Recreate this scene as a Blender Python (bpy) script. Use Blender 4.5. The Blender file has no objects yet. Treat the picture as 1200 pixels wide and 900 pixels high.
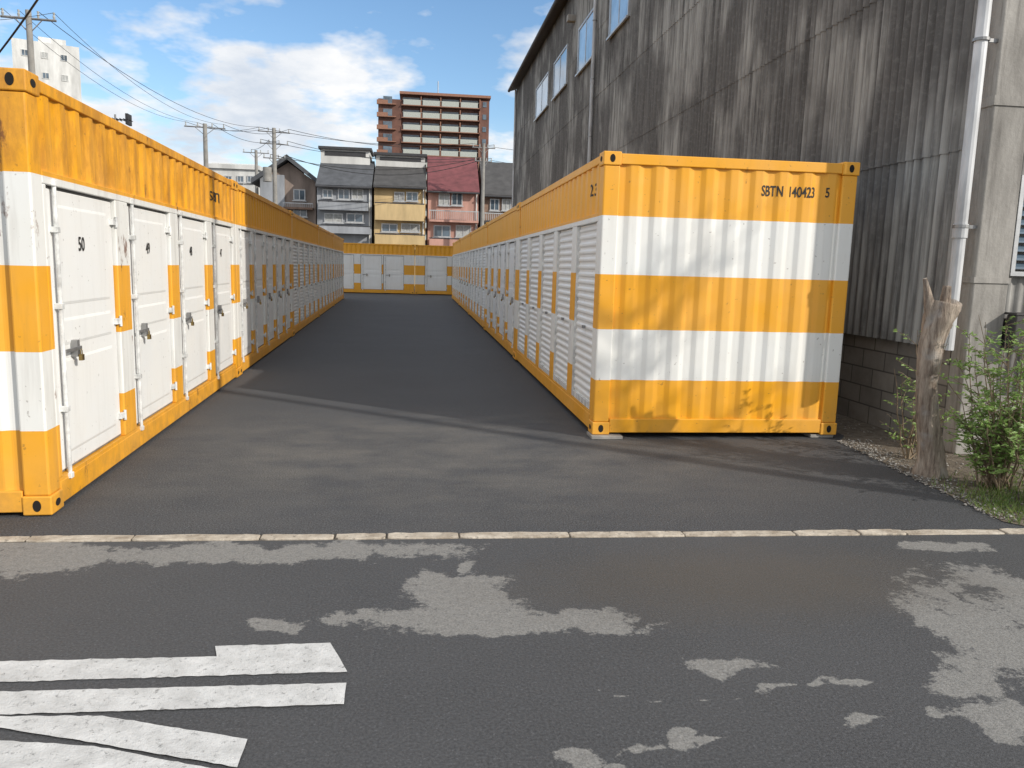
import bpy, bmesh, math, random
import numpy as np
from mathutils import Matrix, Vector, noise as mnoise
random.seed(7)
COL = bpy.context.scene.collection
scn = bpy.context.scene
# ---------------------------------------------------------------- camera
F, YAW, PIT, ROL, HC = 917.29, -0.1235, -0.1482, 0.0274, 1.5765
RM = Matrix.Rotation(YAW, 3, 'Z') @ Matrix.Rotation(math.pi/2 + PIT, 3, 'X') @ Matrix.Rotation(ROL, 3, 'Z')
cam = bpy.data.cameras.new('camera'); camo = bpy.data.objects.new('camera', cam); COL.objects.link(camo)
camo.matrix_world = Matrix.Translation((0, 0, HC)) @ RM.to_4x4()
cam.sensor_width = 36; cam.lens = 36*F/1200; cam.clip_end = 5000; cam.clip_start = 0.05
scn.camera = camo
def ray(u, v): return RM @ Vector(((u-600)/F, (450-v)/F, -1))
def onZ(u, v, z=0.0):
    d = ray(u, v); t = (z-HC)/d.z; return Vector((d.x*t, d.y*t, z))
def onY(u, v, Y):
    d = ray(u, v); t = Y/d.y; return Vector((d.x*t, Y, HC+d.z*t))
def onX(u, v, X):
    d = ray(u, v); t = X/d.x; return Vector((X, d.y*t, HC+d.z*t))
def rectY(u0, v0, u1, v1, Y):
    um, vm = (u0+u1)/2, (v0+v1)/2
    return onY(u0, vm, Y).x, onY(u1, vm, Y).x, onY(um, v1, Y).z, onY(um, v0, Y).z
# ---------------------------------------------------------------- object helpers
def tag(o, label=None, cat=None, group=None, kind=None):
    if label: o['label'] = label
    if cat: o['category'] = cat
    if group: o['group'] = group
    if kind: o['kind'] = kind
    return o
def empty(name, loc=(0, 0, 0), rz=0.0):
    o = bpy.data.objects.new(name, None); COL.objects.link(o)
    o.location = loc; o.rotation_euler = (0, 0, rz); o.empty_display_size = .1
    return o
class MB:
    def __init__(s): s.v = []; s.f = []; s.m = []
    def quadbox(s, P, m=0):
        n = len(s.v); s.v += [tuple(p) for p in P]
        for q in ((0,3,2,1),(4,5,6,7),(0,1,5,4),(1,2,6,5),(2,3,7,6),(3,0,4,7)):
            s.f.append(tuple(n+i for i in q)); s.m.append(m)
    def box(s, x0, x1, y0, y1, z0, z1, m=0):
        if x0 > x1: x0, x1 = x1, x0
        if y0 > y1: y0, y1 = y1, y0
        s.quadbox([(x0,y0,z0),(x1,y0,z0),(x1,y1,z0),(x0,y1,z0),(x0,y0,z1),(x1,y0,z1),(x1,y1,z1),(x0,y1,z1)], m)
    def tube(s, pts, rad, n=8, m=0, cap=True):
        pts = [Vector(p) for p in pts]
        if not isinstance(rad, (list, tuple)): rad = [rad]*len(pts)
        base = len(s.v)
        for i, p in enumerate(pts):
            a = pts[max(0, i-1)]; b = pts[min(len(pts)-1, i+1)]
            t = (b-a).normalized()
            r = Vector((0, 0, 1)) if abs(t.z) < .9 else Vector((1, 0, 0))
            u = t.cross(r).normalized(); w = t.cross(u)
            for k in range(n):
                q = 2*math.pi*k/n
                s.v.append(tuple(p + (u*math.cos(q)+w*math.sin(q))*rad[i]))
        for i in range(len(pts)-1):
            for k in range(n):
                a = base+i*n+k; b = base+i*n+(k+1) % n
                s.f.append((a, b, b+n, a+n)); s.m.append(m)
        if cap:
            s.f.append(tuple(base+k for k in range(n))); s.m.append(m)
            e = base+(len(pts)-1)*n
            s.f.append(tuple(e+n-1-k for k in range(n))); s.m.append(m)
    def poly(s, P, m=0):
        n = len(s.v); s.v += [tuple(p) for p in P]; s.f.append(tuple(range(n, n+len(P)))); s.m.append(m)
    def prism(s, P, axis, a, b, m=0):
        def mk(p, t):
            if axis == 'x': return (t, p[0], p[1])
            if axis == 'y': return (p[0], t, p[1])
            return (p[0], p[1], t)
        n = len(s.v); k = len(P)
        s.v += [mk(p, a) for p in P] + [mk(p, b) for p in P]
        s.f.append(tuple(n+i for i in range(k))); s.m.append(m)
        s.f.append(tuple(n+k+k-1-i for i in range(k))); s.m.append(m)
        for i in range(k):
            j = (i+1) % k
            s.f.append((n+i, n+k+i, n+k+j, n+j)); s.m.append(m)
    def build(s, name, mats, parent=None, bevel=0, smooth=False, fixn=True):
        me = bpy.data.meshes.new(name); me.from_pydata(s.v, [], s.f)
        if not isinstance(mats, (list, tuple)): mats = [mats]
        for m in mats: me.materials.append(m)
        me.polygons.foreach_set('material_index', s.m)
        if smooth: me.polygons.foreach_set('use_smooth', [True]*len(s.f))
        if fixn:
            bm = bmesh.new(); bm.from_mesh(me); bmesh.ops.recalc_face_normals(bm, faces=bm.faces); bm.to_mesh(me); bm.free()
        me.update()
        o = bpy.data.objects.new(name, me); COL.objects.link(o)
        if parent: o.parent = parent
        if bevel:
            b = o.modifiers.new('bevel', 'BEVEL'); b.width = bevel; b.segments = 2; b.limit_method = 'ANGLE'; b.angle_limit = .7
        return o
def copy_tree(o, parent=None):
    c = o.copy(); COL.objects.link(c); c.parent = parent
    for ch in list(o.children): copy_tree(ch, c)
    return c
# ---------------------------------------------------------------- node helpers
class NT:
    def __init__(s, name):
        s.mat = bpy.data.materials.new(name); s.mat.use_nodes = True
        s.t = s.mat.node_tree; s.n = s.t.nodes; s.b = s.n['Principled BSDF']
    def nd(s, typ, **kw):
        n = s.n.new(typ)
        for k, v in kw.items(): setattr(n, k, v)
        return n
    def lk(s, a, b): s.t.links.new(a, b)
    def setin(s, n, i, v):
        if isinstance(v, bpy.types.NodeSocket): s.lk(v, n.inputs[i])
        else: n.inputs[i].default_value = v
    def math(s, op, a, b=None, c=None, clamp=False):
        n = s.nd('ShaderNodeMath', operation=op); n.use_clamp = clamp
        s.setin(n, 0, a)
        if b is not None: s.setin(n, 1, b)
        if c is not None: s.setin(n, 2, c)
        return n.outputs[0]
    def vmath(s, op, a, b=None):
        n = s.nd('ShaderNodeVectorMath', operation=op); s.setin(n, 0, a)
        if b is not None: s.setin(n, 1, b)
        return n.outputs['Value'] if op in ('LENGTH', 'DISTANCE', 'DOT_PRODUCT') else n.outputs['Vector']
    def pos(s): return s.nd('ShaderNodeNewGeometry').outputs['Position']
    def obj(s): return s.nd('ShaderNodeTexCoord').outputs['Object']
    def noise(s, vec, scale, detail=4, rough=.55, mul=None):
        if mul: vec = s.vmath('MULTIPLY', vec, mul)
        n = s.nd('ShaderNodeTexNoise'); s.lk(vec, n.inputs['Vector'])
        n.inputs['Scale'].default_value = scale; n.inputs['Detail'].default_value = detail; n.inputs['Roughness'].default_value = rough
        return n.outputs['Fac']
    def ramp(s, fac, a, b, lo=0.0, hi=1.0):
        n = s.nd('ShaderNodeMapRange'); n.clamp = True
        s.setin(n, 0, fac); n.inputs[1].default_value = a; n.inputs[2].default_value = b; n.inputs[3].default_value = lo; n.inputs[4].default_value = hi
        return n.outputs[0]
    def mix(s, fac, a, b):
        n = s.nd('ShaderNodeMix', data_type='RGBA')
        s.setin(n, 0, fac)
        for i, v in ((6, a), (7, b)):
            if isinstance(v, (tuple, list)): n.inputs[i].default_value = (*v[:3], 1)
            else: s.lk(v, n.inputs[i])
        return n.outputs[2]
    def bump(s, h, strength, dist):
        n = s.nd('ShaderNodeBump'); n.inputs['Strength'].default_value = strength; n.inputs['Distance'].default_value = dist
        s.lk(h, n.inputs['Height']); s.lk(n.outputs[0], s.b.inputs['Normal'])
    def out(s, col=None, rough=None, metal=None, spec=None):
        for nm, v in (('Base Color', col), ('Roughness', rough), ('Metallic', metal), ('Specular IOR Level', spec)):
            if v is None: continue
            if isinstance(v, bpy.types.NodeSocket): s.lk(v, s.b.inputs[nm])
            elif nm == 'Base Color': s.b.inputs[nm].default_value = (*v[:3], 1)
            else: s.b.inputs[nm].default_value = v
        return s.mat
ORANGE = (.84, .385, .014); WHITE = (.80, .81, .79)
def paint(name, stripes=False, base=WHITE, dirt=.5, rust=.55):
    t = NT(name); P = t.pos(); O = t.obj()
    if stripes:
        sp = t.nd('ShaderNodeSeparateXYZ'); t.lk(O, sp.inputs[0]); z = sp.outputs[2]
        w1 = t.math('MULTIPLY', t.math('GREATER_THAN', z, .52), t.math('LESS_THAN', z, .995))
        w2 = t.math('MULTIPLY', t.math('GREATER_THAN', z, 1.5), t.math('LESS_THAN', z, 2.03))
        c = t.mix(t.math('ADD', w1, w2), ORANGE, WHITE)
    else:
        c = t.mix(0.0, base, base)
    f = t.ramp(t.noise(P, 1.7, 3, .6), .35, .7)
    c = t.mix(t.math('MULTIPLY', f, .12), c, (.62, .5, .33))
    st = t.ramp(t.noise(P, 1, 4, .65, (9, 9, .8)), .52, .78)
    c = t.mix(t.math('MULTIPLY', st, .32*dirt), c, (.16, .12, .08))
    sp2 = t.nd('ShaderNodeSeparateXYZ'); t.lk(P, sp2.inputs[0])
    low = t.math('MULTIPLY', t.ramp(sp2.outputs[2], .35, .0), t.ramp(t.noise(P, 5, 4, .7), .38, .65))
    c = t.mix(t.math('MULTIPLY', low, .45*dirt), c, (.12, .09, .06))
    if stripes and dirt > .7:   # the top band of the oldest container is more weathered
        tp = t.math('MULTIPLY', t.ramp(sp2.outputs[2], 2.02, 2.1), t.ramp(t.noise(P, 5, 6, .75, (1, 1, .35)), .42, .62))
        c = t.mix(t.math('MULTIPLY', tp, .62), c, (.36, .15, .025))
    r = t.ramp(t.noise(P, 3.2, 6, .72, (1, 1, .45)), rust+.12, rust+.17)
    c = t.mix(t.math('MULTIPLY', r, .85), c, (.16, .055, .02))
    sc = t.ramp(t.noise(P, 26, 2, .6), .70, .74)
    c = t.mix(t.math('MULTIPLY', sc, .4), c, (.10, .06, .04))
    t.bump(t.noise(P, 7, 1, .5), .25, .006)
    return t.out(c, t.math('ADD', .38, t.math('MULTIPLY', f, .25)))
def simple(name, col, rough=.6, metal=0.0, var=.25, scale=6.0, bump=0.0, streak=False):
    t = NT(name); P = t.pos()
    n = t.noise(P, scale, 4, .6, (1, 1, .25) if streak else None)
    dark = tuple(v*(1-var*1.4) for v in col); lite = tuple(min(1, v*(1+var*.5)) for v in col)
    c = t.mix(t.ramp(n, .3, .7), dark, lite)
    if bump: t.bump(t.noise(P, scale*4, 4, .6), .6, bump)
    return t.out(c, rough, metal)
M = {}
M['striped'] = paint('striped_container_paint', True, dirt=.4)
M['striped2'] = paint('striped_container_paint_rusty', True, rust=.50, dirt=.9)
M['doorwhite'] = paint('white_door_paint', False, (.84, .85, .84), .35, .6)
M['shutter'] = paint('shutter_white_paint', False, (.82, .83, .82), .3, .66)
M['gasket'] = simple('rubber_gasket', (.20, .20, .20), .8)
M['hole'] = simple('dark_hole', (.012, .01, .008), .9)
M['barwhite'] = simple('bar_paint', (.74, .75, .74), .45, 0, .3, 12)
M['brass'] = simple('brass_padlock', (.35, .25, .10), .35, .9)
M['steel'] = simple('steel', (.34, .34, .34), .4, .6)
M['black'] = simple('black_ink', (.03, .028, .025), .7)
M['concrete'] = simple('concrete', (.36, .34, .31), .85, 0, .35, 4, .01, True)
M['pole'] = simple('pole_concrete', (.30, .29, .27), .85, 0, .2, 3)
M['cable'] = simple('cable', (.03, .03, .033), .6)
M['alum'] = simple('aluminium_frame', (.55, .56, .57), .4, .4, .15)
M['pipe'] = simple('white_pipe', (.66, .67, .68), .45, 0, .35, 5, 0, True)
def glass(name, col=(.05, .07, .09)):
    t = NT(name); c = t.mix(t.ramp(t.noise(t.pos(), .7, 3), .35, .65), col, tuple(v*2.6 for v in col))
    return t.out(c, .08, 0, .9)
M['glass'] = glass('window_glass'); M['skyglass'] = glass('shed_window_glass', (.16, .24, .33))
# ---------------------------------------------------------------- containers
L, W, H = 6.058, 2.438, 2.591
PITCH, DEP = .236, .019
def profile(s0, s1):
    n = max(1, round((s1-s0)/PITCH)); p = (s1-s0)/n; pts = []
    for i in range(n):
        a = s0+i*p
        pts += [(a, DEP), (a+.20*p, DEP), (a+.25*p, DEP*.93), (a+.43*p, DEP*.07), (a+.48*p, 0), (a+.72*p, 0), (a+.77*p, DEP*.07), (a+.95*p, DEP*.93)]
    pts.append((s1, DEP))
    return pts
def pdepth(pts, s):
    for (a, da), (b, db) in zip(pts, pts[1:]):
        if a <= s <= b: return da+(db-da)*(s-a)/max(1e-6, b-a)
    return 0
def corr(mb, s0, s1, z0, z1, fn):
    pts = profile(s0, s1)
    for (a, da), (b, db) in zip(pts, pts[1:]):
        mb.poly([fn(a, da, z0), fn(b, db, z0), fn(b, db, z1), fn(a, da, z1)])
def text_mesh(s, size, bold=.012):
    cu = bpy.data.curves.new('t', 'FONT'); cu.body = s; cu.size = size; cu.offset = bold*size; cu.fill_mode = 'FRONT'; cu.resolution_u = 3
    o = bpy.data.objects.new('t', cu); COL.objects.link(o)
    dg = bpy.context.evaluated_depsgraph_get(); dg.update()
    me = bpy.data.meshes.new_from_object(o.evaluated_get(dg)); bpy.data.objects.remove(o)
    return me
def stencil(s, size, s0, z0, fn, prof, parent, name='stencil_text', flip=False, squeeze=.8, mat=None, bold=.016):
    me = text_mesh(s, size, bold); bm = bmesh.new(); bm.from_mesh(me)
    sg = -1 if flip else 1
    for v in bm.verts: v.co = Vector((s0+sg*v.co.x*squeeze, v.co.y+z0, 0))
    if prof:
        for (a, _) in prof:
            g = bm.verts[:]+bm.edges[:]+bm.faces[:]
            bmesh.ops.bisect_plane(bm, geom=g, plane_co=(a, 0, 0), plane_no=(1, 0, 0))
    for v in bm.verts:
        d = pdepth(prof, v.co.x) if prof else 0
        v.co = Vector(fn(v.co.x, d-.004, v.co.y))
    bm.to_mesh(me); bm.free(); me.materials.clear(); me.materials.append(mat or M['black']); me.name = name
    o = bpy.data.objects.new(name, me); COL.objects.link(o); o.parent = parent
    return o
HP0, HP1 = .165, L-.165
def make_container(sx, spec, mat):
    root = empty('storage_container')
    X = lambda x: sx*x
    def bx(mb, x0, x1, *a, **k): mb.box(X(x0), X(x1), *a, **k)
    for ix in (0, 1):
        for iy in (0, 1):
            for iz in (0, 1):
                mb = MB()
                x0, x1 = ((-.004, .162) if ix == 0 else (W-.162, W+.004))
                y0, y1 = ((-.004, .178) if iy == 0 else (L-.178, L+.004))
                z0, z1 = ((0, .118) if iz == 0 else (H-.118, H+.003))
                bx(mb, x0, x1, y0, y1, z0, z1)
                c = mb.build('corner_casting', mat, root, bevel=.008)
                xm, ym, zm = (x0+x1)/2, (y0+y1)/2, (z0+z1)/2
                yo = y0-.002 if iy == 0 else y1+.002
                xo = x0-.002 if ix == 0 else x1+.002
                N = 16
                h = MB(); h.poly([(X(xm)+.022*math.cos(2*math.pi*k/N)*1.1, yo, zm+.036*math.sin(2*math.pi*k/N)) for k in range(N)])
                h.build('hole', M['hole'], c, fixn=False)
                h = MB(); h.poly([(X(xo), ym+.036*math.cos(2*math.pi*k/N), zm+.024*math.sin(2*math.pi*k/N)) for k in range(N)])
                h.build('hole', M['hole'], c, fixn=False)
            mb = MB()
            bx(mb, *((.006, .156) if ix == 0 else (W-.156, W-.006)), *((.006, .165) if iy == 0 else (L-.165, L-.006)), .118, H-.118)
            mb.build('corner_post', mat, root, bevel=.012)
    for ix in (0, 1):
        for (z0, z1, nm) in ((.018, .162, 'bottom_rail'), (H-.085, H-.012, 'top_rail')):
            mb = MB(); bx(mb, *((.008, .09) if ix == 0 else (W-.09, W-.008)), .178, L-.178, z0, z1)
            mb.build(nm, mat, root, bevel=.006)
    for iy in (0, 1):
        for (z0, z1, nm) in ((.018, .15, 'bottom_rail'), (H-.105, H-.012, 'top_rail')):
            mb = MB(); bx(mb, .162, W-.162, *((.006, .09) if iy == 0 else (L-.09, L-.006)), z0, z1)
            mb.build(nm, mat, root, bevel=.006)
        mb = MB()
        fn = (lambda s, d, z: (X(s), .018+d, z)) if iy == 0 else (lambda s, d, z: (X(s), L-.018-d, z))
        corr(mb, .156, W-.156, .15, H-.105, fn); mb.build('end_panel', mat, root, fixn=False)
    mb = MB(); corr(mb, HP0, HP1, .162, H-.085, lambda s, d, z: (X(W-.018-d), s, z)); mb.build('side_panel', mat, root, fixn=False)
    mb = MB(); corr(mb, HP0, HP1, 2.06, H-.085, lambda s, d, z: (X(.018+d), s, z)); mb.build('header_panel', mat, root, fixn=False)
    mb = MB(); bx(mb, .09, W-.09, .09, L-.09, H-.05, H-.03); mb.build('roof_panel', mat, root)
    mb = MB(); bx(mb, .006, .075, .165, L-.165, 1.985, 2.06); mb.build('door_header', mat, root, bevel=.004)
    mb = MB(); bx(mb, .012, .10, .165, L-.165, .163, .185); mb.build('door_sill', mat, root)
    edges = [.165]+[v for k, a, b in spec for v in (a, b)]+[L-.165]
    for a, b in zip(edges[0::2], edges[1::2]):
        if b-a > .02:
            mb = MB(); bx(mb, .008, .085, a, b, .185, 1.985)
            mb.build('door_post', mat, root, bevel=.008)
    for (k, a, b) in spec:
        if k == 'H': hinged(root, X, a+.006, b-.006)
        else: roller(root, X, a+.004, b-.004)
    return root
def frust(mb, X, y0, y1, z0, z1, xb, xt, e):
    P = [(X(xb), y0, z0), (X(xb), y1, z0), (X(xb), y1, z1), (X(xb), y0, z1),
         (X(xt), y0+e, z0+e), (X(xt), y1-e, z0+e), (X(xt), y1-e, z1-e), (X(xt), y0+e, z1-e)]
    mb.quadbox(P)
def hinged(root, X, a, b):
    z0, z1 = .19, 1.98
    mb = MB(); mb.box(X(.036), X(.07), a+.014, b-.014, z0+.014, z1-.014)
    for (p0, p1) in ((z0+.10, z0+.72), (z0+.80, z0+.98), (z0+1.06, z1-.10)):
        frust(mb, X, a+.17, b-.12, p0, p1, .0361, .030, .022)
    d = mb.build('door', M['doorwhite'], root, bevel=.006)
    g = MB()
    g.box(X(.044), X(.07), a, a+.014, z0, z1); g.box(X(.044), X(.07), b-.014, b, z0, z1)
    g.box(X(.044), X(.07), a+.014, b-.014, z0, z0+.014); g.box(X(.044), X(.07), a+.014, b-.014, z1-.014, z1)
    g.build('gasket', M['gasket'], d)
    r = MB(); yb = a+.10
    r.tube([(X(.006), yb, .15), (X(.006), yb, 2.02)], .0125, 10)
    for zz in (.165, .60, 1.25, 1.72, 2.0): r.box(X(-.010), X(.037), yb-.022, yb+.022, zz-.018, zz+.018)
    r.build('locking_bar', M['barwhite'], d, bevel=.003)
    h = MB(); h.box(X(-.012), X(-.002), yb, yb+.26, .955, .977); h.box(X(-.008), X(.037), yb+.19, yb+.235, .91, 1.02)
    h.build('handle', M['steel'], d, bevel=.002)
    p = MB(); p.box(X(-.034), X(-.010), yb+.195, yb+.232, .885, .925)
    p.tube([(X(-.022), yb+.20, .92), (X(-.022), yb+.20, .95), (X(-.022), yb+.213, .96), (X(-.022), yb+.226, .95), (X(-.022), yb+.226, .92)], .004, 6)
    p.build('padlock', M['brass'], d, bevel=.003)
    for zz in (.35, 1.08, 1.82):
        q = MB(); q.box(X(.010), X(.037), b-.06, b+.01, zz-.022, zz+.022); q.tube([(X(.006), b+.004, zz-.04), (X(.006), b+.004, zz+.04)], .011, 8)
        q.build('hinge', M['barwhite'], d, bevel=.002)
def roller(root, X, a, b):
    z0, z1 = .19, 1.98
    mb = MB(); n = 24; p = (z1-z0)/n
    prev = None
    for i in range(n*4+1):
        z = z0+p*i/4
        x = .05 - .013*(1.0 if (i % 4) in (1, 2) else 0.0)
        if prev: mb.poly([(X(prev[0]), a+.03, prev[1]), (X(prev[0]), b-.03, prev[1]), (X(x), b-.03, z), (X(x), a+.03, z)])
        prev = (x, z)
    s = mb.build('roller_shutter', M['shutter'], root, fixn=False)
    for (p0, p1) in ((a, a+.03), (b-.03, b)):
        g = MB(); g.box(X(.02), X(.06), p0, p1, z0, z1); g.build('guide_rail', M['barwhite'], s)
    g = MB(); g.box(X(.022), X(.05), a+.031, b-.031, z0, z0+.06); g.build('bottom_bar', M['barwhite'], s)
    g = MB(); g.box(X(.014), X(.034), (a+b)/2-.04, (a+b)/2+.04, .95, .98)
    g.build('handle', M['steel'], s)
def spread(kind, n, w):
    tot = L-.33; gap = (tot-n*w-.10)/(n-1); out = []; y = .165+.05
    for i in range(n): out.append((kind, y, y+w)); y += w+gap
    return out
H4 = spread('H', 4, 1.20); H5 = spread('H', 5, .96); S5 = spread('S', 5, .95)
xR, yR, aL, xL, yL = 1.6554, 7.0866, -0.0324, -2.1917, 4.8906
ZR, ZL = .035, .008
protos = {}
for key, sx, spec, mat in (('RS', 1, S5, M['striped']), ('RH', 1, H4, M['striped']), ('LH', -1, H4, M['striped2']), ('LH5', -1, H5, M['striped']), ('LS', -1, S5, M['striped'])):
    protos[key] = make_container(sx, spec, mat)
ordn = ['nearest', 'second', 'third', 'fourth', 'fifth']
rt = []
for i, k in enumerate(['RS', 'RH', 'RS', 'RH', 'RS']):
    n5 = 'roller shutters' if k == 'RS' else 'hinged doors'
    lab = ('striped yellow and white container whose full corrugated end faces the road, beside the dark shed' if i == 0 else
           '%s container from the road in the right row, with white %s' % (ordn[i], n5))
    rt.append((k, (xR, yR+i*(L+.012), ZR), 0, lab, 'containers in the right row'))
for i, k in enumerate(['LH', 'LH5', 'LS', 'LS', 'LS']):
    n5 = 'roller shutters' if k == 'LS' else 'hinged doors'
    d = i*(L+.012)
    lab = ('nearest striped container at the left edge, with numbered white doors 50 to 47' if i == 0 else
           '%s container from the road in the left row, with white %s' % (ordn[i], n5))
    rt.append((k, (xL+math.sin(aL)*d, yL+math.cos(aL)*d, ZL), -aL, lab, 'containers in the left row'))
first = {}
objs = []
for (k, loc, rz, lab, grp) in rt:
    if k in first: objs.append((copy_tree(protos[k]), loc, rz, lab, grp))
    else: first[k] = 1; objs.append((protos[k], loc, rz, lab, grp))
for o, loc, rz, lab, grp in objs:
    o.location = loc; o.rotation_euler = (0, 0, rz); tag(o, lab, 'shipping container', grp)
CR1, CL1 = objs[0][0], objs[5][0]
YE = 42.2
def end_container(pxseam, side, label):
    x = onY(pxseam, 320, YE).x
    if side < 0: spec = [('H', .5+.0, 1.6), ('H', 1.75, 2.9), ('H', 3.25, 4.35), ('H', 4.42, 5.5)]
    else: spec = [('H', .52, 1.70), ('H', 1.95, 3.05), ('H', 3.3, 4.4), ('H', 4.6, 5.7)]
    r = make_container(-1, spec, M['striped'])
    r.location = (x-(L+.01) if side < 0 else x+.01, YE, .02); r.rotation_euler = (0, 0, -math.pi/2)
    tag(r, label, 'shipping container', 'containers across the end of the alley')
end_container(486, -1, 'left of the two striped containers closing the far end of the alley')
end_container(486, 1, 'right of the two striped containers closing the far end of the alley')
prE = profile(.156, W-.156); fnE = lambda s, d, z: (s, .018+d, z)
p = onY(893, 229, yR)
stencil('SBTN  140423', .135, p.x-xR, p.z-ZR, fnE, prE, CR1, squeeze=.66)
p = onY(968, 231, yR)
stencil('5', .125, p.x-xR, p.z-ZR, fnE, prE, CR1, squeeze=.7)
prH = profile(HP0, HP1); fnR = lambda s, d, z: (.018+d, s, z); fnL = lambda s, d, z: (-(.018+d), s, z)
stencil('23', .16, .60, 2.24, fnR, prH, CR1, flip=True, squeeze=1.5)
stencil('SBTN', .15, 4.70, 2.24, fnL, prH, CL1, squeeze=1.5)
for (k, a, b), s in zip(H4, ('50', '49', '48', '47')):
    stencil(s, .13, a+.50, 1.60, lambda s_, d_, z: (-(.0295+d_), s_, z), None, CL1, name='door_number', squeeze=.85)
# ---------------------------------------------------------------- ground, yard, road
def asphalt(name, base, bl=1.0, ag=.6, con=1.0):
    t = NT(name); P = t.pos()
    fine = t.noise(P, 85, 3, .8)
    vor = t.nd('ShaderNodeTexVoronoi'); t.lk(P, vor.inputs['Vector']); vor.inputs['Scale'].default_value = 70
    c = t.mix(t.ramp(fine, .36, .66), tuple(v*(1-.70*con) for v in base), tuple(v*(1+.75*con) for v in base))
    agg = t.ramp(vor.outputs['Distance'], .36, .12)
    pick = t.ramp(t.noise(P, 52, 1), .54, .60)
    c = t.mix(t.math('MULTIPLY', t.math('MULTIPLY', agg, pick), ag), c, tuple(v*4.0 for v in base))
    big = t.ramp(t.noise(P, .8, 5, .6), .32, .68)
    c = t.mix(t.math('MULTIPLY', big, .16*bl), c, tuple(v*2 for v in base))
    return t, P, c, fine, vor
t, P, c, fine, vor = asphalt('new_asphalt', (.054, .056, .061))
dn = t.ramp(t.noise(P, 1.3, 5, .68, (1, 1.6, 1)), .34, .64)
q0 = onZ(520, 530)
e = t.vmath('LENGTH', t.vmath('MULTIPLY', t.vmath('SUBTRACT', P, (q0.x, q0.y, 0)), (1/3.4, 1/2.1, 0)))
c = t.mix(t.math('MULTIPLY', t.math('MULTIPLY', dn, t.ramp(e, 1.15, .35)), .55), c, t.mix(t.ramp(fine, .36, .66), (.09, .083, .073), (.25, .235, .21)))
t.bump(fine, .8, .011)
M['yard'] = t.out(c, .8)
kl, kr = onZ(0, 636), onZ(1200, 626)
ks = (kr.y-kl.y)/(kr.x-kl.x); ky = lambda x: kl.y+ks*(x-kl.x)
KW = .10
blobs = [(548,706,66,24),(600,731,150,12),(470,722,70,8),(690,735,72,12),(530,684,44,15),(520,663,14,8),(300,648,220,11),(60,656,100,15),(312,735,36,11),(700,888,50,6),
         (1150,740,60,38),(1180,700,62,34),(1140,790,54,14),(1130,838,26,7),(975,852,45,6),(860,775,50,8),(760,815,38,4),(800,868,30,5),(940,808,110,4),(1100,640,50,5),(1200,840,30,24),(420,828,14,4),(655,782,12,3),(30,640,60,6)]
BL = []
for (u, v, ru, rv) in blobs:
    c0 = onZ(u, v); r = onZ(u+ru, v); q1 = onZ(u, v-rv); q2 = onZ(u, v+rv)
    BL.append((c0.x, c0.y, (r-c0).length, max(.02, (q1-q2).length/2)))
xs_ = [-40, -20, -8]+[-6+.05*i for i in range(241)]+[8, 20, 40]
y1_ = ky(0); ys_ = [-9, -3, 0]+[.9+(y1_-.9)*i/75 for i in range(76)]
me = bpy.data.meshes.new('road'); vs = []; at = []
BLa = np.array(BL)
for y in ys_:
    for x in xs_:
        yy = y+ks*x; vs.append((x, yy, 0))
        wx = x+.26*mnoise.noise(Vector((x*2.2, yy*2.2, 1)))+.14*mnoise.noise(Vector((x*7, yy*7, 5))); wy = yy+.12*mnoise.noise(Vector((x*2.2, yy*2.2, 9)))+.08*mnoise.noise(Vector((x*7, yy*7, 3)))
        e = np.sqrt(((wx-BLa[:, 0])/BLa[:, 2])**2+((wy-BLa[:, 1])/BLa[:, 3])**2).min(); at.append(min(3.0, float(e)))
nx = len(xs_); fs = [(j*nx+i, j*nx+i+1, (j+1)*nx+i+1, (j+1)*nx+i) for j in range(len(ys_)-1) for i in range(nx-1)]
me.from_pydata(vs, [], fs); A_ = me.attributes.new('patch', 'FLOAT', 'POINT'); A_.data.foreach_set('value', at); me.update()
ro = bpy.data.objects.new('road', me); COL.objects.link(ro); ro['kind'] = 'structure'
t, P, c, fine, vor = asphalt('old_asphalt', (.057, .058, .061), 1.4, .30, .62)
fa = t.nd('ShaderNodeAttribute', attribute_name='patch').outputs['Fac']
nn = t.noise(P, 16, 6, .80)
field = t.math('ADD', fa, t.math('MULTIPLY', t.math('SUBTRACT', nn, .5), 2.1))
mask = t.ramp(field, 1.08, .90)
mot = t.ramp(t.noise(P, 28, 5, .75), .30, .62, .62, 1.0)
c = t.mix(t.math('MULTIPLY', t.math('MULTIPLY', mask, mot), .80), c, t.mix(t.ramp(fine, .35, .65), (.20, .195, .18), (.35, .34, .32)))
c0 = onZ(880, 680)
e = t.vmath('LENGTH', t.vmath('MULTIPLY', t.vmath('SUBTRACT', P, (c0.x, c0.y, 0)), (1/1.5, 1/.55, 0)))
c = t.mix(t.math('MULTIPLY', t.ramp(t.math('ADD', e, t.math('MULTIPLY', t.noise(P, 3, 4), .8)), 1.5, .7), .42), c, (.085, .068, .048))
t.bump(fine, .7, .007)
M['road'] = t.out(c, .75); me.materials.append(M['road'])
M['groundm'] = simple('ground_surface', (.13, .125, .115), .95, 0, .3, .3)
def sheet(name, P, z, mat, kind='structure'):
    mb = MB(); mb.poly([(p[0], p[1], z) for p in P]); o = mb.build(name, mat, fixn=False); o['kind'] = kind; return o
sheet('ground', [(-1500, -1500), (1500, -1500), (1500, 1500), (-1500, 1500)], -.006, M['groundm'])
sheet('yard', [(-14, ky(-14)+KW), (13, ky(13)+KW), (13, 52), (-14, 52)], 0.0, M['yard'])
t = NT('kerb_stone'); P = t.pos()
c = t.mix(t.ramp(t.noise(P, 7, 5, .7), .3, .7), (.27, .22, .165), (.60, .54, .45))
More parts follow.
